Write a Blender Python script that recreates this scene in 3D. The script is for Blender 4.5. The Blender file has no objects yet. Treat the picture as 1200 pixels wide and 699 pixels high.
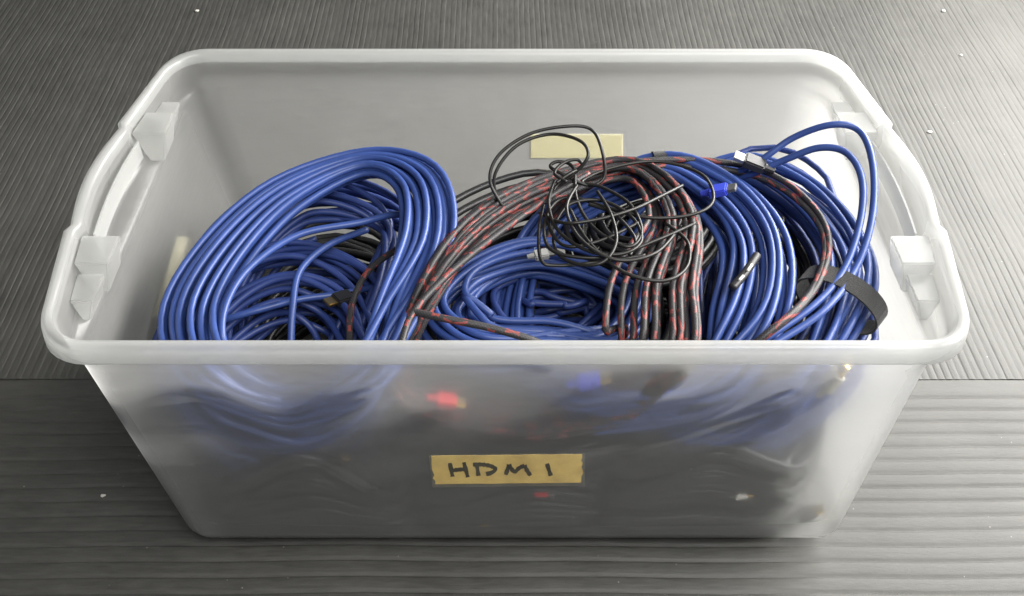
import bpy, bmesh, math, random
import numpy as np
from mathutils import Vector, Matrix

S = bpy.context.scene
COL = S.collection
# ------------------------------------------------------------------ camera
TH = math.radians(44.6)
cam_d = bpy.data.cameras.new('camera')
cam = bpy.data.objects.new('camera', cam_d); COL.objects.link(cam)
cam.location = (0.0, -0.655, 0.780)
cam.rotation_euler = (math.radians(90) - TH, 0, 0)
cam_d.sensor_width = 36.0; cam_d.lens = 36.0
cam_d.shift_x = 8 / 1200.0
cam_d.clip_start = 0.01; cam_d.clip_end = 100
S.camera = cam
# ------------------------------------------------------------------ room light
W = bpy.data.worlds.new('World'); S.world = W; W.use_nodes = True
bg = W.node_tree.nodes['Background']
bg.inputs[0].default_value = (0.93, 0.97, 1.0, 1); bg.inputs[1].default_value = 0.10

def area(name, loc, aim, sx, sy, power, color):
    d = bpy.data.lights.new(name, 'AREA'); d.shape = 'RECTANGLE'; d.size = sx; d.size_y = sy
    d.energy = power; d.color = color
    o = bpy.data.objects.new(name, d); COL.objects.link(o); o.location = loc
    o.rotation_euler = (Vector(aim) - Vector(loc)).to_track_quat('-Z', 'Y').to_euler()
    return o
area('window_light', (1.35, 0.05, 0.95), (0.1, 0.0, 0.1), 0.8, 0.9, 40, (1.0, 0.98, 0.94))
area('back_window_light', (1.20, 0.95, 0.85), (0.1, 0.1, 0.1), 0.9, 0.8, 52, (1.0, 0.98, 0.94))
area('ceiling_light', (0.60, -0.95, 1.75), (0.1, 0.0, 0.15), 1.2, 0.8, 32, (1.0, 0.99, 0.97))
S.view_settings.view_transform = 'Standard'; S.view_settings.look = 'None'
S.view_settings.gamma = 1; S.view_settings.use_curve_mapping = False
S.view_settings.exposure = 0.22
S.render.engine = 'CYCLES'
S.cycles.use_denoising = True
S.cycles.max_bounces = 14; S.cycles.transparent_max_bounces = 16
S.cycles.transmission_bounces = 10; S.cycles.diffuse_bounces = 5
S.cycles.sample_clamp_indirect = 6.0

# ------------------------------------------------------------------ helpers
def tag(o, label=None, cat=None, group=None, kind=None):
    if label: o['label'] = label
    if cat: o['category'] = cat
    if group: o['group'] = group
    if kind: o['kind'] = kind
    return o
def empty(name, loc=(0, 0, 0)):
    o = bpy.data.objects.new(name, None); COL.objects.link(o); o.location = loc
    o.empty_display_size = 0.02
    return o
def link(name, me, mat, parent=None, loc_fix=True):
    o = bpy.data.objects.new(name, me); COL.objects.link(o)
    if mat: me.materials.append(mat)
    if parent:
        o.parent = parent
        w = parent
        off = Vector((0, 0, 0))
        while w:
            off += Vector(w.location); w = w.parent
        o.location = -off          # every mesh is written in world coordinates
    return o
def mesh(name, verts, faces, mat, parent=None, smooth=True, uv=None):
    me = bpy.data.meshes.new(name)
    me.from_pydata([tuple(map(float, v)) for v in verts], [], faces)
    if smooth: me.polygons.foreach_set('use_smooth', [True] * len(me.polygons))
    if uv is not None:
        l = me.uv_layers.new(name='UVMap')
        vi = np.empty(len(me.loops), dtype=np.int32); me.loops.foreach_get('vertex_index', vi)
        l.data.foreach_set('uv', np.asarray(uv, dtype=np.float32)[vi].ravel())
    me.update()
    return link(name, me, mat, parent)
def bm_obj(name, bm, mat, parent=None, smooth=False):
    me = bpy.data.meshes.new(name)
    bmesh.ops.recalc_face_normals(bm, faces=bm.faces)
    bm.to_mesh(me); bm.free()
    if smooth: me.polygons.foreach_set('use_smooth', [True] * len(me.polygons))
    return link(name, me, mat, parent)
def catmull(P, n, closed=False):
    P = np.asarray(P, float); m = len(P); out = []
    segs = m if closed else m - 1
    for i in range(segs):
        if closed: p0, p1, p2, p3 = P[(i - 1) % m], P[i], P[(i + 1) % m], P[(i + 2) % m]
        else: p0, p1, p2, p3 = P[max(i - 1, 0)], P[i], P[i + 1], P[min(i + 2, m - 1)]
        for t in np.arange(n) / n:
            out.append(0.5 * (2 * p1 + (p2 - p0) * t + (2 * p0 - 5 * p1 + 4 * p2 - p3) * t * t + (3 * p1 - p0 - 3 * p2 + p3) * t ** 3))
    if not closed: out.append(P[-1])
    return np.array(out)
def tube_arrays(path, r, k=8):
    P = np.asarray(path, float); n = len(P)
    T = np.gradient(P, axis=0); T /= np.linalg.norm(T, axis=1)[:, None] + 1e-12
    u = np.cross(T[0], (0, 0, 1.0))
    if np.linalg.norm(u) < 1e-3: u = np.cross(T[0], (1.0, 0, 0))
    u /= np.linalg.norm(u)
    L = np.concatenate([[0], np.cumsum(np.linalg.norm(np.diff(P, axis=0), axis=1))])
    V = []; UV = []
    a = np.linspace(0, 2 * math.pi, k, endpoint=False)
    for i in range(n):
        u = u - T[i] * np.dot(u, T[i]); u /= np.linalg.norm(u) + 1e-12
        w = np.cross(T[i], u)
        V.append(P[i] + r * (np.cos(a)[:, None] * u + np.sin(a)[:, None] * w))
        UV.append(np.stack([np.full(k, L[i] * 10), np.abs(a / math.pi - 1)], 1))
    V = np.concatenate(V); UV = np.concatenate(UV)
    F = []
    for i in range(n - 1):
        b = i * k
        for j in range(k):
            j2 = (j + 1) % k
            F.append((b + j, b + j2, b + k + j2, b + k + j))
    F.append(tuple(range(k))[::-1]); F.append(tuple(range((n - 1) * k, n * k)))
    return V, F, UV
def tubes(name, paths, r, mat, parent=None, k=8):
    VV, FF, UU, o = [], [], [], 0
    for p in paths:
        V, F, U = tube_arrays(p, r, k)
        VV.append(V); UU.append(U); FF += [tuple(i + o for i in f) for f in F]; o += len(V)
    return mesh(name, np.concatenate(VV), FF, mat, parent, True, np.concatenate(UU))

# ------------------------------------------------------------------ materials
class N:
    def __init__(s, name):
        s.m = bpy.data.materials.new(name); s.m.use_nodes = True
        s.t = s.m.node_tree; s.t.nodes.clear()
        s.out = s.t.nodes.new('ShaderNodeOutputMaterial')
    def n(s, typ, **kw):
        o = s.t.nodes.new('ShaderNode' + typ)
        for k_, v in kw.items():
            if k_.startswith('i_'):
                key = k_[2:].replace('_', ' ')
                o.inputs[int(key) if key.isdigit() else key].default_value = v
            else: setattr(o, k_, v)
        return o
    def l(s, a, b): s.t.links.new(a, b)
def pbsdf(name, color, rough, spec=0.5, metal=0.0, sheen=0.0, bump=None, vary=None):
    M = N(name)
    p = M.n('BsdfPrincipled')
    p.inputs['Base Color'].default_value = (*color, 1); p.inputs['Roughness'].default_value = rough
    p.inputs['Specular IOR Level'].default_value = spec; p.inputs['Metallic'].default_value = metal
    p.inputs['Sheen Weight'].default_value = sheen
    tc = M.n('TexCoord')
    if vary:
        nz = M.n('TexNoise', i_Scale=vary[0], i_Detail=4.0); M.l(tc.outputs['Object'], nz.inputs['Vector'])
        cr = M.n('ValToRGB'); cr.color_ramp.elements[0].position = .3; cr.color_ramp.elements[1].position = .7
        cr.color_ramp.elements[0].color = (*[c * (1 - vary[1]) for c in color], 1)
        cr.color_ramp.elements[1].color = (*[min(1, c * (1 + vary[1])) for c in color], 1)
        M.l(nz.outputs['Fac'], cr.inputs['Fac']); M.l(cr.outputs['Color'], p.inputs['Base Color'])
    if bump:
        nb = M.n('TexNoise', i_Scale=bump[0], i_Detail=3.0); M.l(tc.outputs['Object'], nb.inputs['Vector'])
        b = M.n('Bump', i_Strength=bump[1], i_Distance=bump[2]); M.l(nb.outputs['Fac'], b.inputs['Height'])
        M.l(b.outputs['Normal'], p.inputs['Normal'])
    M.l(p.outputs['BSDF'], M.out.inputs['Surface'])
    return M.m

def plastic(name, clear, rough_part, dif, tint, haze_edge):
    """milky polypropylene: part of the light goes straight on or is scattered a little, the rest is diffused by the sheet"""
    M = N(name)
    tc = M.n('TexCoord')
    nz = M.n('TexNoise', i_Scale=9.0, i_Detail=5.0, i_Roughness=.6); M.l(tc.outputs['Object'], nz.inputs['Vector'])
    d = M.n('BsdfDiffuse'); d.inputs['Color'].default_value = (*tint, 1)
    t = M.n('BsdfTranslucent'); t.inputs['Color'].default_value = (*tint, 1)
    mx = M.n('MixShader', i_0=dif); M.l(t.outputs[0], mx.inputs[1]); M.l(d.outputs[0], mx.inputs[2])
    tr = M.n('BsdfTransparent'); tr.inputs['Color'].default_value = (.97, .975, .97, 1)
    rf = M.n('BsdfRefraction', i_IOR=1.16, i_Roughness=0.95); rf.inputs['Color'].default_value = (.97, .975, .97, 1)
    rg = M.n('BsdfRefraction', i_IOR=0.87, i_Roughness=0.95); rg.inputs['Color'].default_value = (.97, .975, .97, 1)
    mr2 = M.n('MixShader', i_0=.5); M.l(rf.outputs[0], mr2.inputs[1]); M.l(rg.outputs[0], mr2.inputs[2])
    m2 = M.n('MixShader', i_0=rough_part); M.l(tr.outputs[0], m2.inputs[1]); M.l(mr2.outputs[0], m2.inputs[2])
    lw = M.n('LayerWeight', i_Blend=.35)
    mr = M.n('MapRange'); mr.inputs['To Min'].default_value = clear; mr.inputs['To Max'].default_value = clear * haze_edge
    M.l(lw.outputs['Facing'], mr.inputs['Value'])
    ad = M.n('Math', operation='MULTIPLY_ADD'); M.l(nz.outputs['Fac'], ad.inputs[0]); ad.inputs[1].default_value = .12
    M.l(mr.outputs[0], ad.inputs[2])
    sb = M.n('Math', operation='SUBTRACT'); M.l(ad.outputs[0], sb.inputs[0]); sb.inputs[1].default_value = .06
    mp = M.n('Mapping'); mp.inputs['Scale'].default_value = (1, 1, 9); mp.inputs['Rotation'].default_value = (.2, .5, .3); M.l(tc.outputs['Object'], mp.inputs['Vector'])
    sc = M.n('TexNoise', i_Scale=48.0, i_Detail=4.0, i_Roughness=.7); M.l(mp.outputs[0], sc.inputs['Vector'])
    s2 = M.n('Math', operation='MULTIPLY_ADD', i_1=-.16); M.l(sc.outputs['Fac'], s2.inputs[0]); M.l(sb.outputs[0], s2.inputs[2])
    s3 = M.n('Math', operation='ADD', i_1=.08); M.l(s2.outputs[0], s3.inputs[0]); sb = s3
    m3 = M.n('MixShader'); M.l(sb.outputs[0], m3.inputs[0]); M.l(mx.outputs[0], m3.inputs[1]); M.l(m2.outputs[0], m3.inputs[2])
    g = M.n('BsdfGlossy', i_Roughness=.28)
    lf = M.n('LayerWeight', i_Blend=.5)
    pw = M.n('Math', operation='POWER', i_1=4.0); M.l(lf.outputs['Facing'], pw.inputs[0])
    fr = M.n('Math', operation='MULTIPLY_ADD', i_1=.30, i_2=.035); M.l(pw.outputs[0], fr.inputs[0])
    m4 = M.n('MixShader'); M.l(fr.outputs[0], m4.inputs[0]); M.l(m3.outputs[0], m4.inputs[1]); M.l(g.outputs[0], m4.inputs[2])
    n2 = M.n('TexNoise', i_Scale=160.0, i_Detail=2.0); M.l(tc.outputs['Object'], n2.inputs['Vector'])
    b = M.n('Bump', i_Strength=.12, i_Distance=.001); M.l(n2.outputs['Fac'], b.inputs['Height'])
    M.l(b.outputs['Normal'], g.inputs['Normal'])
    M.l(m4.outputs[0], M.out.inputs['Surface'])
    return M.m

def rubber(name, axis):
    M = N(name)
    p = M.n('BsdfPrincipled', i_Roughness=.55); p.inputs['Specular IOR Level'].default_value = .45
    tc = M.n('TexCoord')
    mp = M.n('Mapping'); M.l(tc.outputs['Object'], mp.inputs['Vector'])
    mp.inputs['Scale'].default_value = (1, 7, 1) if axis == 'x' else (7, 1, 1)
    big = M.n('TexNoise', i_Scale=5.0, i_Detail=6.0, i_Roughness=.62); M.l(tc.outputs['Object'], big.inputs['Vector'])
    st = M.n('TexNoise', i_Scale=34.0, i_Detail=5.0, i_Roughness=.7); M.l(mp.outputs[0], st.inputs['Vector'])
    fine = M.n('TexNoise', i_Scale=900.0, i_Detail=2.0); M.l(tc.outputs['Object'], fine.inputs['Vector'])
    cr = M.n('ValToRGB'); e = cr.color_ramp.elements
    e[0].position = .34; e[0].color = (.036, .0355, .0325, 1); e[1].position = .66; e[1].color = (.078, .077, .071, 1)
    a = M.n('Math', operation='ADD'); M.l(big.outputs['Fac'], a.inputs[0]); M.l(st.outputs['Fac'], a.inputs[1])
    h = M.n('Math', operation='MULTIPLY', i_1=.5); M.l(a.outputs[0], h.inputs[0]); M.l(h.outputs[0], cr.inputs['Fac'])
    # pale dust specks and scuffs
    vo = M.n('TexVoronoi', i_Scale=80.0); M.l(tc.outputs['Object'], vo.inputs['Vector'])
    lt = M.n('Math', operation='LESS_THAN', i_1=.055); M.l(vo.outputs['Distance'], lt.inputs[0])
    sp = M.n('TexNoise', i_Scale=13.0); M.l(tc.outputs['Object'], sp.inputs['Vector'])
    gt = M.n('Math', operation='GREATER_THAN', i_1=.55); M.l(sp.outputs['Fac'], gt.inputs[0])
    mu = M.n('Math', operation='MULTIPLY'); M.l(lt.outputs[0], mu.inputs[0]); M.l(gt.outputs[0], mu.inputs[1])
    m5 = M.n('Math', operation='MULTIPLY', i_1=.45); M.l(mu.outputs[0], m5.inputs[0])
    mix = M.n('MixRGB'); mix.inputs[2].default_value = (.35, .34, .31, 1)
    M.l(m5.outputs[0], mix.inputs[0]); M.l(cr.outputs['Color'], mix.inputs[1]); M.l(mix.outputs[0], p.inputs['Base Color'])
    rr = M.n('MapRange'); rr.inputs['To Min'].default_value = .42; rr.inputs['To Max'].default_value = .68
    M.l(st.outputs['Fac'], rr.inputs['Value']); M.l(rr.outputs[0], p.inputs['Roughness'])
    ha = M.n('Math', operation='MULTIPLY_ADD', i_1=.35); M.l(fine.outputs['Fac'], ha.inputs[0]); M.l(st.outputs['Fac'], ha.inputs[2])
    b = M.n('Bump', i_Strength=.35, i_Distance=.0012); M.l(ha.outputs[0], b.inputs['Height'])
    M.l(b.outputs['Normal'], p.inputs['Normal'])
    M.l(p.outputs['BSDF'], M.out.inputs['Surface'])
    return M.m

def braid(name):
    """black nylon sleeve with grey sheen and red tracer flecks; u runs along the cable, v round it"""
    M = N(name)
    p = M.n('BsdfPrincipled', i_Roughness=.5); p.inputs['Specular IOR Level'].default_value = .5
    uv = M.n('UVMap'); sx = M.n('SeparateXYZ'); M.l(uv.outputs[0], sx.inputs[0])
    def diag(sign, fu, fv):
        a = M.n('Math', operation='MULTIPLY', i_1=fu); M.l(sx.outputs[0], a.inputs[0])
        b = M.n('Math', operation='MULTIPLY_ADD', i_1=sign * fv); M.l(sx.outputs[1], b.inputs[0]); M.l(a.outputs[0], b.inputs[2])
        f = M.n('Math', operation='FRACT'); M.l(b.outputs[0], f.inputs[0])
        return f.outputs[0]
    d1 = diag(1, 3.6, 1.0); d2 = diag(-1, 3.6, 1.0)
    def less(x, v):
        n_ = M.n('Math', operation='LESS_THAN', i_1=v); M.l(x, n_.inputs[0]); return n_.outputs[0]
    r1, r2 = less(d1, .24), less(d2, .20)
    mxm = M.n('Math', operation='MAXIMUM'); M.l(r1, mxm.inputs[0]); M.l(r2, mxm.inputs[1])
    # fleck only where the noise lets the tracer yarn surface
    cb = M.n('CombineXYZ'); M.l(sx.outputs[0], cb.inputs[0])
    nz = M.n('TexNoise', i_Scale=5.0, i_Detail=2.0); M.l(cb.outputs[0], nz.inputs['Vector'])
    g = M.n('Math', operation='GREATER_THAN', i_1=.50); M.l(nz.outputs['Fac'], g.inputs[0])
    red0 = M.n('Math', operation='MULTIPLY'); M.l(mxm.outputs[0], red0.inputs[0]); M.l(g.outputs[0], red0.inputs[1])
    brk = M.n('Math', operation='GREATER_THAN', i_1=.30); bn = M.n('TexNoise', i_Scale=26.0); M.l(uv.outputs[0], bn.inputs['Vector'])
    bm_ = M.n('MapRange'); bm_.inputs['From Min'].default_value = .40; bm_.inputs['From Max'].default_value = .52; M.l(bn.outputs['Fac'], bm_.inputs['Value'])
    red = M.n('Math', operation='MULTIPLY'); M.l(red0.outputs[0], red.inputs[0]); M.l(bm_.outputs[0], red.inputs[1])
    w1 = less(diag(1, 44., 3.), .5); w2 = less(diag(-1, 44., 3.), .5)
    wv = M.n('Math', operation='ADD'); M.l(w1, wv.inputs[0]); M.l(w2, wv.inputs[1])
    k = M.n('MixRGB'); k.inputs[1].default_value = (.012, .011, .013, 1); k.inputs[2].default_value = (.036, .033, .035, 1)
    wh = M.n('Math', operation='MULTIPLY', i_1=.5); M.l(wv.outputs[0], wh.inputs[0]); M.l(wh.outputs[0], k.inputs[0])
    m = M.n('MixRGB'); m.inputs[2].default_value = (.36, .055, .045, 1)
    rm = M.n('Math', operation='MULTIPLY', i_1=.8); M.l(red.outputs[0], rm.inputs[0])
    M.l(rm.outputs[0], m.inputs[0]); M.l(k.outputs[0], m.inputs[1]); M.l(m.outputs[0], p.inputs['Base Color'])
    b = M.n('Bump', i_Strength=.5, i_Distance=.0005); M.l(wv.outputs[0], b.inputs['Height']); M.l(b.outputs['Normal'], p.inputs['Normal'])
    M.l(p.outputs['BSDF'], M.out.inputs['Surface'])
    return M.m

BLUE = pbsdf('blue_pvc', (.033, .066, .232), .40, .5, bump=(120, .15, .001), vary=(30, .14))
BLUE2 = pbsdf('deep_blue_pvc', (.027, .050, .19), .44, .5, bump=(120, .15, .001), vary=(30, .16))
BLACK = pbsdf('black_pvc', (.013, .013, .014), .42, .5, bump=(90, .2, .001))
THIN = pbsdf('black_thin_wire', (.011, .0105, .0095), .4, .45)
BRAID = braid('braided_sleeve')
VELCRO = pbsdf('hook_and_loop', (.012, .012, .012), .9, .2, sheen=.3, bump=(1500, .8, .001))
SHELL = pbsdf('connector_shell', (.02, .02, .022), .45, .5)
SHELLB = pbsdf('blue_connector_shell', (.05, .08, .62), .4, .5)
SHELLW = pbsdf('pale_connector_shell', (.72, .70, .64), .45, .5)
SHELLG = pbsdf('grey_connector_shell', (.34, .34, .33), .5, .4)
SHELLR = pbsdf('red_cap', (.62, .03, .04), .4, .5)
GOLD = pbsdf('gold_plating', (.83, .62, .28), .28, .5, metal=1.0)
STEEL = pbsdf('nickel_plating', (.34, .34, .33), .5, .5, metal=1.0)
PAPER = pbsdf('yellowed_label_paper', (.86, .61, .20), .6, .4, vary=(45, .22), bump=(300, .1, .001))
def tape_mat():
    M = N('yellow_tape')
    d = M.n('BsdfDiffuse'); d.inputs['Color'].default_value = (.95, .92, .74, 1)
    t = M.n('BsdfTranslucent'); t.inputs['Color'].default_value = (.97, .93, .70, 1)
    m = M.n('MixShader', i_0=.5); M.l(d.outputs[0], m.inputs[1]); M.l(t.outputs[0], m.inputs[2]); M.l(m.outputs[0], M.out.inputs['Surface'])
    return M.m
PAPERB = tape_mat()
INK = pbsdf('marker_ink', (.012, .011, .010), .5, .3)
WALL = plastic('milky_plastic_wall', .80, .80, .36, (.965, .965, .945), .6)
RIMM = plastic('milky_plastic_rim', .58, .7, .42, (.84, .845, .83), .75)
CRUMB = pbsdf('pale_crumb', (.6, .58, .52), .8, .3)

# ------------------------------------------------------------------ floor
me_floor = mesh('floor', [(-8, -8, -.012), (8, -8, -.012), (8, 8, -.012), (-8, 8, -.012)], [(0, 1, 2, 3)],
                pbsdf('concrete', (.12, .12, .115), .8, .3, vary=(3, .2)), None, False)
tag(me_floor, kind='structure')

def ribbed(name, along, lo, hi, start, end, pitch, mat, seg, dep):
    """one rubber sheet with moulded ribs; ribs run along one axis, repeated across the other"""
    rnd = random.Random(7 if along == 'x' else 11)
    prof = []          # (across, z)
    n = int((hi - lo) / pitch)
    for i in range(n):
        a = lo + i * pitch
        t = rnd.uniform(-.0002, .0002)
        prof += [(a, -dep), (a + pitch * .07, -dep), (a + pitch * .16, -dep * .25 + t), (a + pitch * .28, t),
                 (a + pitch * .60, .0002 + t), (a + pitch * .86, t), (a + pitch * .95, -dep * .3 + t)]
    prof.append((hi, -dep))
    s = np.linspace(start, end, seg)
    V = []
    for q in s:
        for (a, z) in prof:
            wob = .0009 * math.sin(q * 9 + a * 21) + .0006 * math.sin(q * 31 + a * 3)
            zz = z + .0004 * math.sin(q * 14 + a * 11)
            V.append((q, a + wob, zz) if along == 'x' else (a + wob, q, zz))
    m = len(prof); F = []
    for i in range(seg - 1):
        for j in range(m - 1):
            f = (i * m + j, i * m + j + 1, (i + 1) * m + j + 1, (i + 1) * m + j)
            F.append(f if along == 'y' else f[::-1])
    # turned-down edge so the sheet shows its thickness
    for row in (0, seg - 1):
        base = len(V)
        for j in range(m):
            x, y, z = V[row * m + j]; V.append((x, y, -.011))
        for j in range(m - 1): F.append((row * m + j, row * m + j + 1, base + j + 1, base + j))
    for j in (0, m - 1):
        base = len(V)
        for i in range(seg):
            x, y, z = V[i * m + j]; V.append((x, y, -.011))
        for i in range(seg - 1): F.append((i * m + j, (i + 1) * m + j, base + i + 1, base + i))
    o = mesh(name, V, F, mat, None, True)
    o.data.set_sharp_from_angle(angle=math.radians(40))
    tag(o, kind='structure')
    return o
ribbed('floor_mat', 'y', -2.0, 2.0, .0201, 2.6, .0078, rubber('rubber_back', 'y'), 90, .00028)
ribbed('floor_mat', 'x', -1.6, .0200, -2.0, 2.0, .0152, rubber('rubber_front', 'x'), 120, .0010)

# ------------------------------------------------------------------ the bin
NS, NC = 44, 9
def bulge(y):
    a = abs(y)
    if a <= .064: return .0115 + .008 * math.cos(a / .064 * math.pi / 2)
    if a <= .165: return .0155 * (1 - (a - .064) / .101)
    return 0.0
def outline(hx, hy, r, b):
    P = []
    for (cx, cy, a0) in ((hx - r, hy - r, 0), (-hx + r, hy - r, 90), (-hx + r, -hy + r, 180), (hx - r, -hy + r, 270)):
        for i in range(NC):
            a = math.radians(a0 + 90 * i / (NC - 1))
            P.append((cx + r * math.cos(a), cy + r * math.sin(a)))
        nx = {0: (-1, 0), 90: (0, -1), 180: (1, 0), 270: (0, 1)}[a0]
        ln = 2 * ((hx if nx[0] else hy) - r)
        x0, y0 = P[-1]
        for i in range(1, NS):
            P.append((x0 + nx[0] * ln * i / NS, y0 + nx[1] * ln * i / NS))
    P = [(x + math.copysign(bulge(y) * b, x) * (abs(x) > hx - r - 1e-6 and 1 or 0), y) for x, y in P]
    return [(x * (1 - .014 * y / .19), y) for x, y in P]     # the back is a touch narrower than the front
def lean(z): return .008 * max(0, 1 - z / .236)          # the soft bin stands slightly skewed
def loft(rings, cap=None):
    V, F = [], []
    for (z, hx, hy, r, b) in rings:
        o = outline(hx, hy, r, b)
        V += [(x + lean(z), y, z) for x, y in o]
    n = len(o)
    for i in range(len(rings) - 1):
        for j in range(n):
            k = (j + 1) % n
            F.append((i * n + j, i * n + k, (i + 1) * n + k, (i + 1) * n + j))
    if cap == 'bottom': F.append(tuple(range(n))[::-1])
    return V, F
bin_ = empty('storage_bin')
tag(bin_, 'clear milky plastic storage bin full of cables, with a handwritten HDMI label', 'storage bin')
ZB = .013
def wall_at(z):
    t = (z - ZB) / (.236 - ZB)
    return .279 + .025 * t, .1765 + .0025 * t
rings = [(ZB, .266, .1635, .018, 0), (ZB + .0015, .273, .1705, .021, 0), (ZB + .006, .2778, .1752, .023, 0), (ZB + .013, *wall_at(ZB + .013), .0235, 0)]
for z in (.05, .09, .13, .17, .205, .230): rings.append((z, *wall_at(z), .023 + .03 * z, 0))
rings += [(.236, .3043, .1786, .030, .05), (.239, .3060, .1789, .030, .55), (.2420, .3072, .1791, .030, .70), (.256, .3086, .1798, .030, .84), (.266, .3092, .1802, .030, .88)]
V, F = loft(rings, 'bottom')
body = mesh('body', V, F, WALL, bin_)
V, F = loft([(.0012, .244, .1355, .018, 0), (.0017, .246, .1375, .018, 0), (ZB - .0002, .248, .1385, .018, 0)], 'bottom')
mesh('foot', V, F, WALL, bin_)
V, F = loft([(.266, .3092, .1802, .030, .88), (.2722, .3100, .1812, .030, .89), (.2742, .3112, .1828, .031, .91), (.2750, .3130, .1852, .032, .94),
             (.2750, .3148, .1876, .034, .97), (.2741, .3165, .1896, .035, 1.0), (.2722, .3174, .1907, .036, 1.0), (.268, .3178, .1912, .036, 1.0),
             (.2600, .3182, .1916, .036, 1.0), (.2586, .3176, .1910, .036, 1.0), (.2594, .3166, .1901, .036, 1.0), (.2705, .3152, .1887, .036, 1.0)])
mesh('rim', V, F, RIMM, bin_)
def box_bm(corners):
    bm = bmesh.new(); vs = [bm.verts.new(c) for c in corners]
    for f in ((0, 1, 2, 3), (7, 6, 5, 4), (0, 4, 5, 1), (1, 5, 6, 2), (2, 6, 7, 3), (3, 7, 4, 0)): bm.faces.new([vs[i] for i in f])
    return bm
# stacking lugs in the recess under the rim, two by each end of either handle
for s in (-1, 1):
    for (y0, y1, top, xin) in ((-.098, -.066, .2665, .2915), (-.128, -.0985, .257, .2960), (.066, .098, .2665, .2915), (.0985, .128, .257, .2960)):
        c = []
        for (z, xa) in ((.2365, xin + .0075), (top, xin)):
            for (y, inner) in ((y0, 1), (y1, 1), (y1, 0), (y0, 0)):
                x = xa if inner else .3085 + bulge(y) * (.84 if z > .24 else .2)
                c.append((s * x * (1 - .014 * y / .19), y, z))
        bm = box_bm(c)
        bmesh.ops.bevel(bm, geom=bm.edges[:], offset=.0012, segments=2, affect='EDGES')
        bm_obj('lug', bm, WALL, bin_)
    # grip: curved strip that closes the hand slot under the arched rim
    P = []
    for y in np.linspace(-.060, .060, 19):
        P.append((y, bulge(y)))
    V = []; F = []
    for (y, b) in P:
        x0 = (.3078 + b * .48) * (1 - .014 * y / .19)
        V += [(s * x0, y, .2455), (s * (x0 + .0016), y, .2455), (s * (x0 + .0016), y, .2625), (s * x0, y, .2625)]
    for i in range(len(P) - 1):
        for j in range(4):
            k = (j + 1) % 4; F.append((i * 4 + j, i * 4 + k, i * 4 + 4 + k, i * 4 + 4 + j))
    F += [(3, 2, 1, 0), tuple(4 * (len(P) - 1) + q for q in range(4))]
    mesh('handle', V, F, RIMM, bin_, False)

# labels: strips of yellowed paper under tape
def on_front(x, z, off):
    hx, hy = wall_at(z); return Vector((x, -hy - off, z))
def slab(corners, normal, th):
    n_ = Vector(normal).normalized() * th
    return box_bm([Vector(c) for c in corners] + [Vector(c) + n_ for c in corners])
fl = [(-0.0558,-0.1779,0.1012), (0.0611,-0.1779,0.1036), (0.0591,-0.1783,0.1412), (-0.0566,-0.1783,0.1390)]
def torn_strip(c4, th):
    rnd = random.Random(5); A, B, Cc, D = [Vector(q) for q in c4]; pts = []
    for (p, q, n_, amp, along) in ((A, B, 16, .0003, False), (B, Cc, 9, .0010, True), (Cc, D, 16, .0003, False), (D, A, 9, .0014, True)):
        for k in range(n_):
            v = p.lerp(q, k / n_); d = rnd.uniform(-amp, amp)
            pts.append(v + (Vector((d, 0, 0)) if along else Vector((0, 0, d))))
    bm = bmesh.new(); a = [bm.verts.new(p) for p in pts]; b = [bm.verts.new(p + Vector((0, -th, 0))) for p in pts]
    bm.faces.new(a); bm.faces.new(b[::-1])
    for k in range(len(a)): bm.faces.new((a[k], a[(k + 1) % len(a)], b[(k + 1) % len(a)], b[k]))
    return bm
lab = bm_obj('label', torn_strip(fl, .0003), PAPER, bin_)
tag(lab, 'front label with handwritten letters')
def stroke(pts, w, z_off):
    """flat marker strokes on the front label; pts in label coordinates (mm from its centre)"""
    bm = bmesh.new()
    for poly in pts:
        q = catmull(poly, 5); T = np.gradient(q, axis=0); T /= np.linalg.norm(T, axis=1)[:, None] + 1e-9
        rows = []
        for i, (a, t) in enumerate(zip(q, T)):
            ww = w * (1 + .18 * math.sin(i * 1.3 + a[0]))
            nn = np.array((-t[1], t[0])) * ww
            row = []
            for c in (a + nn, a - nn):
                p_ = on_front(0.0020 + c[0] / 1000, 0.1212 + c[1] * 1.65 / 1000, .0004)
                row.append((bm.verts.new(p_ + Vector((0, -z_off, 0))), bm.verts.new(p_ + Vector((0, -z_off - .00015, 0)))))
            rows.append(row)
        for r0, r1 in zip(rows[:-1], rows[1:]):
            (a, A), (b, B) = r0; (c, Cc), (d, Dd) = r1
            bm.faces.new((A, B, Dd, Cc)); bm.faces.new((a, c, d, b)); bm.faces.new((a, A, Cc, c)); bm.faces.new((b, d, Dd, B))
        (a, A), (b, B) = rows[0]; bm.faces.new((a, b, B, A))
        (a, A), (b, B) = rows[-1]; bm.faces.new((a, A, B, b))
    return bm
letters = [[(-45, 5.5), (-43.5, -5.5)], [(-34, 6), (-31.5, -6)], [(-43.5, -.5), (-38, .2), (-32.5, .6)],
           [(-24, 4.2), (-23, -4.8)], [(-27, 4.2), (-20, 4.3), (-13, 3), (-9.5, .4), (-13, -2.4), (-17, -3.4)],
           [(-1.5, -4), (1, 4.2)], [(1, 4.2), (5, -1.5), (9, 1.5), (13, 3.6)], [(13, 3.6), (15.5, -1), (18, -4.6)],
           [(30.5, 5), (34, -4.8)]]
bm_obj('lettering', stroke(letters, 1.55, .0004), INK, lab)
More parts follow.
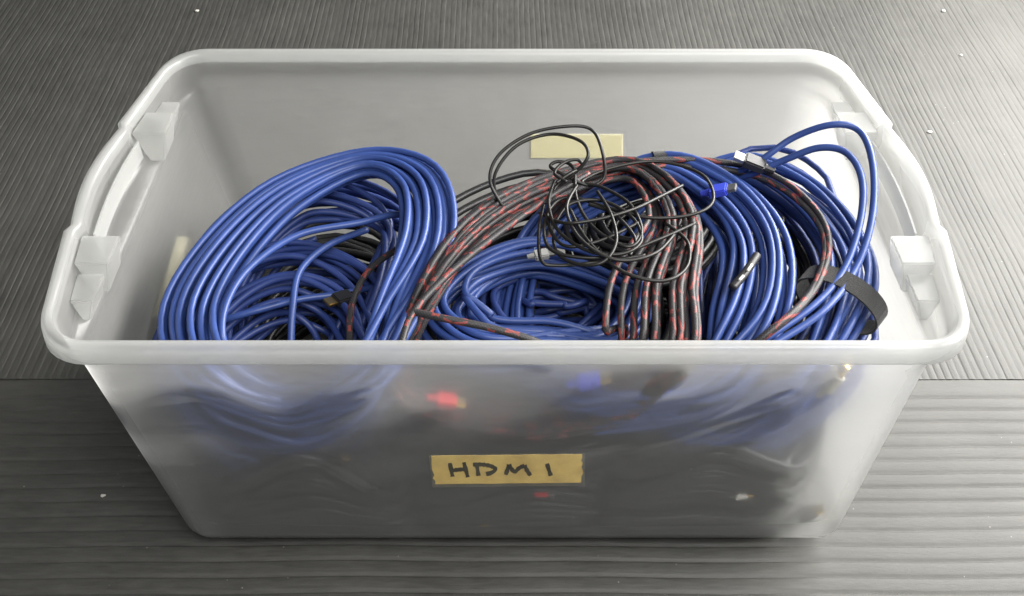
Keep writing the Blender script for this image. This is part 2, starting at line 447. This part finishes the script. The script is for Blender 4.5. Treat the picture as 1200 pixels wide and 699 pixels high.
def film_mat():
    M = N('clear_tape')
    t = M.n('BsdfTransparent'); d = M.n('BsdfDiffuse'); d.inputs['Color'].default_value = (.8, .72, .5, 1)
    g = M.n('BsdfGlossy', i_Roughness=.2)
    tc = M.n('TexCoord'); nz = M.n('TexNoise', i_Scale=70.0, i_Detail=3.0); M.l(tc.outputs['Object'], nz.inputs['Vector'])
    mr = M.n('MapRange'); mr.inputs['To Min'].default_value = .0; mr.inputs['To Max'].default_value = .10; M.l(nz.outputs['Fac'], mr.inputs['Value'])
    m = M.n('MixShader'); M.l(mr.outputs[0], m.inputs[0]); M.l(t.outputs[0], m.inputs[1]); M.l(d.outputs[0], m.inputs[2])
    m2 = M.n('MixShader', i_0=.05); M.l(m.outputs[0], m2.inputs[1]); M.l(g.outputs[0], m2.inputs[2]); M.l(m2.outputs[0], M.out.inputs['Surface'])
    return M.m
lc = sum(fl, Vector((0, 0, 0))) / 4 if isinstance(fl[0], Vector) else sum((Vector(q) for q in fl), Vector((0, 0, 0))) / 4
ff = [lc + (Vector(q) - lc) * 1.0 + Vector((math.copysign(.0022, q[0] - lc.x), -.0011, math.copysign(.0026, q[2] - lc.z))) for q in fl]
bm_obj('tape', slab(ff, (0, -1, -.06), .0002), film_mat(), lab)
hy_b = wall_at(.18)[1]
BL = [(0.0258,0.1787,0.1559), (0.1187,0.1787,0.1559), (0.1163,0.1790,0.1849), (0.0253,0.1790,0.1849)]
back = bm_obj('label', slab(BL, (0, 1, -.06), .0004), PAPERB, bin_); tag(back, 'blank yellow tape label on the outside of the back wall')
SL = [(-0.2964,-0.0515,0.1626), (-0.2940,-0.0306,0.1412), (-0.2951,0.0618,0.1512), (-0.2970,0.0449,0.1680)]
side = bm_obj('label', slab(SL, (-1, 0, -.06), .0004), PAPERB, bin_); tag(side, 'blank yellow tape label on the outside of the side wall')

# ------------------------------------------------------------------ cables
def coil_path(ctrl, turns, r, seed, vh, per=60, slack=1.0, start=0):
    """A long cable wound round a closed guide. ctrl rows: x, y, z, half width of the bundle there.
    Each turn keeps its own place in the bundle and slides to the next place over part of the turn."""
    rnd = np.random.default_rng(seed)
    G = np.asarray([tuple(q) + (1.0,) * (5 - len(q)) for q in ctrl], float); G = np.roll(G, -start, 0); n = max(2, round(per / len(G)))
    K = catmull(G, n, True); m = len(K)
    c, wd, vm = K[:, :3], np.maximum(K[:, 3], r), np.maximum(K[:, 4], .3)
    T = np.roll(c, -1, 0) - np.roll(c, 1, 0); T /= np.linalg.norm(T, axis=1)[:, None]
    ctr = c.mean(0)
    q, s_, vt = np.linalg.svd(c - ctr); nrm = vt[2] * np.sign(vt[2][2])
    U = np.cross(T, nrm); U /= np.linalg.norm(U, axis=1)[:, None]
    sgn = np.sign(np.mean(np.sum(U * (c - ctr), 1))); U *= sgn
    cols = max(1, int(round(math.sqrt(turns * max(wd.mean() / max(vh, r), .3)))))
    rows = math.ceil(turns / cols)
    spots = []
    for i in range(rows):
        for j in range(cols):
            spots.append((((j + .5 + (.25 if i % 2 else -.25)) / cols * 2 - 1), ((i + .5) / rows * 2 - 1) if rows > 1 else 0.0))
    spots = np.array(spots)
    order = rnd.permutation(len(spots))[:turns]
    spots = spots[order] + rnd.normal(0, .09, (turns, 2))
    pts = []
    ph = rnd.uniform(0, 6.28, (turns, 6)); am = rnd.uniform(.3, 1.0, (turns, 6))
    for k in range(turns):
        k2 = min(k + 1, turns - 1)
        for i in range(m):
            f = i / m; s = min(max((f - .7) / .3, 0), 1); s = s * s * (3 - 2 * s)
            o = spots[k] * (1 - s) + spots[k2] * s
            a = 2 * math.pi * f
            w = lambda z_: sum(am[z_][h] / (h + 1) * math.sin((h + 1) * a + ph[z_][h]) for h in range(3))
            w2 = lambda z_: sum(am[z_][h + 3] / (h + 1) * math.sin((h + 1) * a + ph[z_][h + 3]) for h in range(3))
            du = o[0] * wd[i] + slack * r * (w(k) * (1 - s) + w(k2) * s) * .8
            dv = o[1] * vh * vm[i] + slack * r * (w2(k) * (1 - s) + w2(k2) * s) * .6
            pts.append(c[i] + U[i] * du + nrm * dv)
    pts = np.array(pts)
    # keep inside the bin
    lim = [wall_at(max(p[2], .012)) for p in pts]
    for i, (lx, ly) in enumerate(lim):
        e = r + .0022
        pts[i, 0] = min(max(pts[i, 0], -lx + e), lx - e)
        pts[i, 1] = min(max(pts[i, 1], -ly + e), ly - e)
        cx, cy = lx - .027, ly - .027                     # rounded corners
        dx, dy = abs(pts[i, 0]) - cx, abs(pts[i, 1]) - cy
        if dx > 0 and dy > 0:
            d_ = math.hypot(dx, dy); R_ = .027 - e
            if d_ > R_:
                pts[i, 0] = math.copysign(cx + dx / d_ * R_, pts[i, 0]); pts[i, 1] = math.copysign(cy + dy / d_ * R_, pts[i, 1])
        pts[i, 2] = max(pts[i, 2], ZB + r + .0008)
    return pts, (c, U, nrm, wd)
def coil(label, mat, ctrl, turns, r, seed, vh, extra=(), cat='cable', group=None, slack=1.0, per=60, k=8, start=0):
    pts, fr = coil_path(ctrl, turns, r, seed, vh, per, slack, start)
    base = (float(pts[:, 0].mean()), float(pts[:, 1].mean()), float(pts[:, 2].min()))
    root = empty('cable_coil', base); tag(root, label, cat, group)
    paths = [pts] + [catmull(e, 9) for e in extra]
    tubes('cable', paths, r, mat, root, k)
    root['_'] = 0; del root['_']
    return root, fr, pts
def oriented_box(bm, M, cx, sx, sy, sz, bev=.0008):
    g = bmesh.ops.create_cube(bm, size=1.0)
    bmesh.ops.scale(bm, vec=(sx, sy, sz), verts=g['verts'])
    bmesh.ops.translate(bm, vec=(cx, 0, 0), verts=g['verts'])
    es = list({e for v in g['verts'] for e in v.link_edges})
    r_ = bmesh.ops.bevel(bm, geom=es, offset=bev, segments=2, affect='EDGES')
    return None
def connector(parent, pos, direction, shell, tip, s=1.0, up=(0, 0, 1)):
    """plug: moulded grip, ribbed strain relief behind, metal tip in front"""
    x = Vector(direction).normalized(); z = (Vector(up) - x * x.dot(Vector(up)))
    z = z.normalized() if z.length > 1e-3 else Vector((0, 1, 0)); y = z.cross(x)
    M = Matrix(((x.x, y.x, z.x, pos[0]), (x.y, y.y, z.y, pos[1]), (x.z, y.z, z.z, pos[2]), (0, 0, 0, 1)))
    bm = bmesh.new(); oriented_box(bm, None, 0, .024 * s, .019 * s, .0105 * s, .0018 * s)
    bmesh.ops.transform(bm, matrix=M, verts=bm.verts); c = bm_obj('connector', bm, shell, parent)
    bm = bmesh.new(); oriented_box(bm, None, .0175 * s, .012 * s, .0140 * s, .0046 * s, .0006 * s)
    bmesh.ops.transform(bm, matrix=M, verts=bm.verts); bm_obj('plug', bm, tip, c)
    bm = bmesh.new()
    for i in range(4):
        g = bmesh.ops.create_cone(bm, cap_ends=True, segments=10, radius1=(.0052 - .0004 * i) * s, radius2=(.0048 - .0004 * i) * s, depth=.0028 * s)
        bmesh.ops.rotate(bm, cent=(0, 0, 0), matrix=Matrix.Rotation(math.radians(-90), 3, 'Y'), verts=g['verts'])
        bmesh.ops.translate(bm, vec=((-.0132 - .0030 * i) * s, 0, 0), verts=g['verts'])
    bmesh.ops.transform(bm, matrix=M, verts=bm.verts); bm_obj('strain_relief', bm, shell, c)
    return c
def strap(parent, ctr, tangent, a_dir, ha, hb, width, tail=.0):
    """hook-and-loop band round a bundle: ctr on the bundle's axis, a_dir across it"""
    t = np.array(tangent, float); t /= np.linalg.norm(t)
    a = np.array(a_dir, float); a -= t * a.dot(t); a /= np.linalg.norm(a); b = np.cross(t, a)
    V, F = [], []; n = 36
    for i in range(n):
        an = 2 * math.pi * i / n
        for (dr, sw) in ((0, -1), (.0016, -1), (.0016, 1), (0, 1)):
            V.append(np.array(ctr) + a * (ha + dr) * math.cos(an) + b * (hb + dr) * math.sin(an) + t * sw * width / 2)
    for i in range(n):
        i2 = (i + 1) % n
        for j in range(4):
            k = (j + 1) % 4; F.append((i * 4 + j, i * 4 + k, i2 * 4 + k, i2 * 4 + j))
    return mesh('strap', V, F, VELCRO, parent, False)

R1, R2, R3, R4 = .0029, .0027, .00142, .0034
# --- bottom layer: three thick black coils lying on the bin's floor
h1, fr, _ = coil('thick black cable coil at the bottom of the bin, under the loose blue coil', BLACK,
    [(-.170,.110,.062,.030),(-.245,.04,.062,.026),(-.250,-.10,.060,.022,.9),(-.225,-.162,.052,.014,.62),(-.160,-.166,.074,.012,1.08),(-.100,-.162,.048,.014,.55),(-.085,-.095,.055,.026,.8),(-.080,.05,.06,.030)], 44, R4, 1, .056, per=49)
h2, fr, _ = coil('thick black cable coil on the floor of the bin behind the HDMI label', BLACK,
    [(.005,.110,.050,.030),(-.070,.05,.050,.026),(-.068,-.10,.050,.024),(-.05,-.164,.046,.014,.6),(.02,-.166,.064,.012,1.2),(.06,-.164,.058,.014,.9),(.075,-.09,.050,.026),(.075,.05,.05,.030)], 34, R4, 2, .046, per=49)
h3, fr, _ = coil('thick black cable coil at the bottom of the bin, under the strapped blue coil', BLACK,
    [(.165,.110,.066,.030),(.092,.05,.064,.026),(.090,-.105,.060,.024,.9),(.100,-.163,.062,.014,.8),(.165,-.166,.078,.012,1.12),(.222,-.163,.064,.014,.85),(.250,-.10,.060,.022,.9),(.246,.04,.062,.026)], 46, R4, 3, .060, per=49)
# --- middle layer
j1, fr, _ = coil('dark blue cable coil lying deep inside the loose blue coil', BLUE2,
    [(-0.1776,0.0581,0.1950,0.0260), (-0.2418,-0.0101,0.1700,0.0300), (-0.2376,-0.1200,0.1353,0.0250), (-0.1728,-0.1300,0.0918,0.0250), (-0.1073,-0.0766,0.1600,0.0300), (-0.0916,0.0289,0.1900,0.0300)], 18, R1, 4, .022, slack=2.5)
j5, fr, _ = coil('dark blue cable coil with small turns at the centre of the loose blue coil', BLUE2,
    [(-0.1753,-0.0259,0.1800,0.0360), (-0.1231,-0.0486,0.1720,0.0360), (-0.1018,-0.1300,0.1683,0.0300), (-0.1784,-0.1400,0.1382,0.0300), (-0.2535,-0.0910,0.1550,0.0300), (-0.2312,-0.0466,0.1700,0.0340)], 20, R1, 24, .020, slack=3.0, start=3)
j4, fr, _ = coil('small black cable coil added as dark filler behind the braided loops and the tangled thin wire', BLACK,  # added dark filler: covers a hole where the pale wall shows through
    [(0.1419,0.1016,0.1850,0.0220), (0.0841,0.0703,0.1850,0.0220), (0.0803,0.0064,0.1800,0.0220), (0.1386,-0.0046,0.1800,0.0220), (0.1743,0.0463,0.1850,0.0220)], 14, R1, 25, .02, slack=2, per=40)
j6, fr, _ = coil('dark blue cable coil filling the hollow inside the small central blue coil', BLUE2,
    [(0.0355,-0.0156,0.1650,0.0250), (-0.0087,-0.0365,0.1650,0.0300), (0.0056,-0.0812,0.1650,0.0300), (0.0614,-0.0860,0.1650,0.0300), (0.0890,-0.0417,0.1650,0.0250)], 16, R1, 34, .020, slack=3.5)
j2, fr, _ = coil('black cable coil in the middle of the heap, under the braided cable', BLACK,
    [(0.0231,0.1130,0.1500,0.0300), (-0.0711,0.0220,0.1450,0.0300), (-0.0443,-0.1200,0.1020,0.0200), (0.0418,-0.1250,0.0852,0.0200), (0.1205,-0.0672,0.1500,0.0300), (0.1176,0.0631,0.1500,0.0300)], 16, R4, 5, .025, slack=2)
b, fr, _ = coil('small blue cable coil lying low at the centre, inside the braided loops', BLUE,
    [(0.0346,-0.0187,0.1950,0.0100), (-0.0225,-0.0428,0.2000,0.0120), (-0.0472,-0.0863,0.2050,0.0220), (-0.0196,-0.1203,0.2050,0.0220), (0.0317,-0.1139,0.2000,0.0140), (0.0855,-0.1056,0.1950,0.0140), (0.1041,-0.0517,0.1900,0.0120)], 17, R1, 6, .014, slack=3.0, start=6)
d, frD, _ = coil('blue cable coil held by a black strap, with two loops standing up against the wall', BLUE,
    [(0.1972,0.0758,0.2150,0.0120), (0.2503,0.0427,0.2220,0.0160), (0.2777,-0.0295,0.2220,0.0180), (0.2614,-0.0985,0.2220,0.0200), (0.2157,-0.1640,0.2031,0.0160,2.1000), (0.1673,-0.1670,0.1667,0.0140,2.1000), (0.1037,-0.0959,0.1500,0.0200), (0.1167,0.0287,0.1700,0.0140)], 14, R1, 7, .014, start=5,
    extra=[[(0.1935,-0.1508,0.2350), (0.2339,-0.1259,0.2450), (0.2664,-0.0852,0.2500), (0.2841,-0.0464,0.2680), (0.2914,-0.0038,0.2850), (0.2867,0.0282,0.2950), (0.2661,0.0377,0.2950), (0.2385,0.0409,0.2800), (0.2137,0.0346,0.2620), (0.1941,0.0381,0.2450), (0.1673,0.0571,0.2200)],
           [(0.1811,-0.1508,0.2350), (0.2259,-0.1212,0.2430), (0.2560,-0.0881,0.2500), (0.2747,-0.0491,0.2660), (0.2813,-0.0138,0.2800), (0.2744,0.0131,0.2850), (0.2555,0.0240,0.2820), (0.2309,0.0266,0.2680), (0.2065,0.0305,0.2500), (0.1844,0.0508,0.2250)]])
c, frC, _ = coil('large blue cable coil with open fanned turns between the braided loops and the strapped coil', BLUE,
    [(0.1238,0.0499,0.2350,0.0140), (0.1736,0.0167,0.2400,0.0220), (0.1958,-0.0497,0.2400,0.0260), (0.1751,-0.1264,0.2320,0.0280), (0.1375,-0.1670,0.1969,0.0160,2.1000), (0.0692,-0.1660,0.1808,0.0120,2.1000), (0.0056,-0.0812,0.1650,0.0160), (0.0360,0.0289,0.1900,0.0120)], 20, R1, 8, .014, start=5)
a, frA, _ = coil('loose blue cable coil leaning against the end wall, its turns fanned wide', BLUE,
    [(-0.1195,0.0554,0.2400,0.0120), (-0.0717,0.0253,0.2450,0.0200), (-0.0596,-0.0429,0.2430,0.0230), (-0.0785,-0.1103,0.2320,0.0220), (-0.1050,-0.1640,0.2031,0.0140,2.1000), (-0.1623,-0.1680,0.1731,0.0120,2.1000), (-0.2119,-0.1640,0.2031,0.0180,2.1000), (-0.2438,-0.1006,0.2100,0.0260), (-0.2288,-0.0334,0.2180,0.0250), (-0.1863,0.0246,0.2300,0.0200)], 20, R1, 9, .012, start=5,
    extra=[[(-0.0420,0.0205,0.2050), (-0.0881,0.0116,0.2220), (-0.1213,-0.0089,0.2300), (-0.1679,-0.0262,0.2320), (-0.2003,-0.0608,0.2300), (-0.2134,-0.0979,0.2260), (-0.2112,-0.1307,0.2180), (-0.2004,-0.1300,0.1784), (-0.1762,-0.1300,0.1631)],
           [(-0.1186,0.0115,0.2050), (-0.1473,-0.0162,0.2120), (-0.1657,-0.0496,0.2140), (-0.1676,-0.0845,0.2080), (-0.1673,-0.1137,0.1900)],
           [(-0.2710,-0.0714,0.1750), (-0.2339,-0.0840,0.1900), (-0.1995,-0.0784,0.1970), (-0.1677,-0.0637,0.1950), (-0.1350,-0.0517,0.1900), (-0.1024,-0.0312,0.1800), (-0.0604,-0.0154,0.1700)]])
k1, fr, _ = coil('dark blue cable coil wedged underneath the strapped blue coil', BLUE2,
    [(0.2496,0.1143,0.1750,0.0300), (0.2946,0.0119,0.1750,0.0300), (0.2730,-0.0859,0.1700,0.0300), (0.2098,-0.1400,0.1382,0.0250), (0.1430,-0.1400,0.1273,0.0200), (0.1636,-0.0672,0.1500,0.0300), (0.1940,0.0517,0.1600,0.0300)], 16, R1, 14, .022, slack=2)
j3, fr, _ = coil('small black cable coil added to darken the gap beside the single braided loop', BLACK,  # added coil: its black stands in for the shade deep in this gap
    [(0.2470,0.0636,0.1600,0.0300), (0.2680,-0.0050,0.1600,0.0300), (0.2297,-0.0861,0.1600,0.0300), (0.1939,-0.0469,0.1600,0.0300)], 16, R4, 15, .022, slack=2, per=36)
# --- braided cables
e, frE, _ = coil('black and red braided cable coil looped across the middle of the heap', BRAID,
    [(0.0342,0.0173,0.2450,0.0140), (-0.0216,-0.0386,0.2500,0.0150), (-0.0583,-0.1135,0.2460,0.0120), (-0.0786,-0.1500,0.1916,0.0100), (-0.0276,-0.1560,0.1634,0.0140), (0.0573,-0.1580,0.1710,0.0240), (0.0965,-0.1560,0.2082,0.0340), (0.1048,-0.1559,0.2450,0.0400), (0.1109,-0.1102,0.2560,0.0370), (0.1334,-0.0345,0.2580,0.0220), (0.1066,0.0363,0.2500,0.0120)], 12, R2, 10, .006, slack=1.2, start=4,
    extra=[[(-0.0717,-0.1757,0.2620), (-0.0644,-0.1475,0.2660), (-0.0387,-0.1073,0.2680), (-0.0013,-0.0615,0.2680), (0.0393,-0.0181,0.2680), (0.0681,0.0098,0.2660)],
           [(-0.0650,-0.1475,0.2660), (-0.0430,-0.1542,0.2660), (-0.0131,-0.1587,0.2620), (0.0167,-0.1645,0.2560), (0.0409,-0.1682,0.2450)],
           [(-0.1162,-0.1366,0.2150), (-0.1182,-0.0985,0.2220), (-0.1081,-0.0624,0.2260), (-0.0854,-0.0273,0.2200), (-0.0508,-0.0089,0.2300)]])
f, frF, _ = coil('single braided loop of cable curving over the strapped blue coil', BRAID,
    [(0.1510,0.0458,0.2500,0.0035), (0.2140,0.0328,0.2500,0.0035), (0.2453,-0.0067,0.2500,0.0035), (0.2509,-0.0559,0.2500,0.0035), (0.2261,-0.1130,0.2500,0.0035), (0.1823,-0.1547,0.2420,0.0035), (0.1364,-0.1500,0.1715,0.0040), (0.0728,-0.1500,0.1400,0.0040), (0.0201,-0.0672,0.1500,0.0040), (0.0354,0.0173,0.2000,0.0040), (0.0854,0.0370,0.2450,0.0035)], 2, R2, 11, .003, start=7)
# --- thin black wire
g0 = [[(0.0056,-0.0154,0.2300), (-0.0014,-0.0143,0.2500), (-0.0123,-0.0032,0.2700), (-0.0048,0.0108,0.2850), (0.0192,0.0233,0.2960), (0.0480,0.0282,0.3000), (0.0687,0.0275,0.2980), (0.0771,0.0120,0.2900), (0.0795,-0.0013,0.2720), (0.0670,-0.0072,0.2680), (0.0465,-0.0006,0.2740), (0.0364,0.0069,0.2760), (0.0434,0.0110,0.2780), (0.0549,0.0047,0.2760), (0.0561,-0.0305,0.2720), (0.0674,-0.0642,0.2720), (0.0908,-0.0856,0.2720), (0.1033,-0.0682,0.2720), (0.0970,-0.0357,0.2720), (0.0768,-0.0119,0.2700), (0.0618,-0.0028,0.2680),
       (0.0858,0.0151,0.2680), (0.1251,0.0243,0.2680), (0.1593,0.0072,0.2680), (0.1642,-0.0256,0.2680), (0.1458,-0.0433,0.2680), (0.1109,-0.0474,0.2680), (0.0801,-0.0350,0.2680), (0.0513,-0.0224,0.2680), (0.0353,-0.0361,0.2680), (0.0298,-0.0695,0.2680), (0.0400,-0.0887,0.2680), (0.0760,-0.0925,0.2680), (0.1148,-0.0734,0.2680), (0.1470,-0.0512,0.2660)],
      [(0.0000,-0.0112,0.2320), (-0.0062,-0.0082,0.2530), (-0.0082,0.0020,0.2720), (0.0089,0.0182,0.2880), (0.0365,0.0261,0.2940), (0.0601,0.0168,0.2940), (0.0659,0.0045,0.2880), (0.0545,-0.0031,0.2760), (0.0395,-0.0116,0.2680), (0.0329,-0.0495,0.2680), (0.0434,-0.0814,0.2700), (0.0690,-0.0798,0.2720), (0.1016,-0.0582,0.2720)],
      [(0.0326,-0.0178,0.2660), (0.0262,-0.0572,0.2660), (0.0267,-0.0909,0.2640), (0.0381,-0.0953,0.2620), (0.0688,-0.0916,0.2620), (0.1053,-0.0840,0.2620)],
      [(0.0502,-0.0420,0.2720), (0.0614,-0.0779,0.2720), (0.0846,-0.1095,0.2700), (0.1131,-0.1182,0.2680), (0.1333,-0.1024,0.2660), (0.1381,-0.0740,0.2660), (0.1239,-0.0512,0.2660)],
      [(0.0649,-0.0382,0.2740), (0.0838,-0.0505,0.2740), (0.0974,-0.0760,0.2720), (0.0923,-0.0928,0.2700)],
      [(0.0405,-0.0141,0.2760), (0.0515,-0.0059,0.2790), (0.0616,0.0043,0.2780), (0.0578,0.0107,0.2800), (0.0465,0.0048,0.2810), (0.0393,-0.0059,0.2790), (0.0486,-0.0143,0.2770)]]
g0 += [[(0.0397,-0.0032,0.2700), (0.0339,-0.0357,0.2720), (0.0407,-0.0682,0.2720), (0.0620,-0.0903,0.2720), (0.0870,-0.0932,0.2720), (0.1023,-0.0779,0.2720), (0.0970,-0.0512,0.2720), (0.0754,-0.0315,0.2720), (0.0505,-0.0357,0.2720), (0.0381,-0.0535,0.2680)],
       [(0.0566,-0.0173,0.2760), (0.0473,-0.0447,0.2760), (0.0536,-0.0767,0.2760), (0.0715,-0.0972,0.2740), (0.0914,-0.1006,0.2720), (0.1129,-0.0891,0.2700), (0.1283,-0.0675,0.2680)],
       [(0.0269,-0.0341,0.2620), (0.0439,-0.0629,0.2760), (0.0698,-0.0613,0.2780), (0.0984,-0.0468,0.2760), (0.1235,-0.0252,0.2720), (0.1423,-0.0072,0.2680)],
       [(0.0724,-0.0236,0.2750), (0.0805,-0.0553,0.2780), (0.0824,-0.0844,0.2760), (0.0713,-0.1025,0.2720), (0.0528,-0.1000,0.2680), (0.0384,-0.0846,0.2660), (0.0366,-0.0592,0.2660)]]
g_root = empty('thin_wire', (0.0667,-0.0211,0.2600)); tag(g_root, 'tangled bundle of thin black wire lying on top of the heap', 'wire')
tubes('wire', [catmull(p, 9) for p in g0], R3, THIN, g_root, 8)
# --- straps and plugs
i_ = 0
strap(d, (0.2570,-0.0971,0.2280), np.array((0.2100,-0.1504,0.2300)) - np.array((0.2773,-0.0696,0.2400)), (1, .75, .1), .033, .021, .017)
strap(c, (0.1327,0.0575,0.2430), (1, .12, 0), (0, 1, .2), .0075, .0075, .011)
connector(c, (0.1720,-0.0062,0.2620), (.7, -.2, .35), SHELLB, STEEL, .62)
connector(d, (0.2072,0.0299,0.2620), (-.6, .2, .15), SHELL, STEEL, .75)
connector(a, (-0.1330,-0.0567,0.1900), (-.6, -.5, .2), SHELL, GOLD, .7)
connector(j2, (0.0291,-0.0389,0.2220), (1, .25, .0), SHELLG, STEEL, .5)
connector(e, (-0.0435,-0.1690,0.1944), (1, 0, -.25), SHELLR, GOLD, .62)
connector(c, (0.0606,-0.1690,0.2165), (.9, 0, .3), SHELLB, GOLD, .7)
connector(d, (0.2363,-0.1690,0.2184), (.35, 0, 1), SHELLW, GOLD, .8)
connector(h3, (0.1923,-0.1722,0.0788), (1, .1, 0), SHELLW, GOLD, .42)
connector(h3, (0.2530,-0.1695,0.0476), (1, .1, .35), SHELL, GOLD, .62)
connector(h2, (-0.0268,-0.1705,0.0337), (1, 0, .25), SHELL, GOLD, .55)
connector(h2, (0.0292,-0.1715,0.0826), (1, -.1, 0), SHELLR, STEEL, .5)
connector(h1, (-0.1317,-0.1700,0.1289), (.9, -.2, .2), SHELL, GOLD, .5)

sl = tubes('marker_sleeve', [catmull([(0.1673,-0.1124,0.2555), (0.1786,-0.0989,0.2575), (0.1908,-0.0796,0.2580)], 8)], .0034, SHELL, c, 10)
for (q0, q1) in (((0.1716,-0.1108,0.2618), (0.1753,-0.1067,0.2622)), ((0.1794,-0.1011,0.2622), (0.1837,-0.0946,0.2622))):
    tubes('print_mark', [catmull([q0, q1], 4)], .0011, SHELLW, sl, 6)


# ------------------------------------------------------------------ litter on the mats
def crumb(pos, s, seed, label):
    rnd = random.Random(seed); bm = bmesh.new(); bmesh.ops.create_icosphere(bm, subdivisions=2, radius=s)
    for v in bm.verts: v.co = Vector((v.co.x * 1.3, v.co.y, v.co.z * .6)) * rnd.uniform(.7, 1.25)
    bmesh.ops.translate(bm, vec=(pos[0], pos[1], s * .45), verts=bm.verts)
    o = bm_obj('crumb', bm, CRUMB, None, True); tag(o, label, 'crumb', 'crumbs on the mats')
for i, (p, s, t) in enumerate((
    ((0.5503,0.4419,0.0000), .0023, 'pale brown crumb on the ribbed mat beside the right handle of the bin'),
    ((0.6632,0.7546,0.0000), .0024, 'white crumb on the ribbed mat, the one farthest behind the bin at its right'),
    ((0.6504,0.6286,0.0000), .0020, 'small dull crumb on the mat between the white crumb and the pale brown crumb'),
    ((-0.4667,0.7546,0.0000), .0024, 'off-white crumb on the dark mat behind the left end of the bin'),
    ((-0.3645,-0.1198,0.0000), .0018, 'tiny crumb in the shadow on the mat in front of the bin, left of it'))):
    crumb(p, s, i, t)
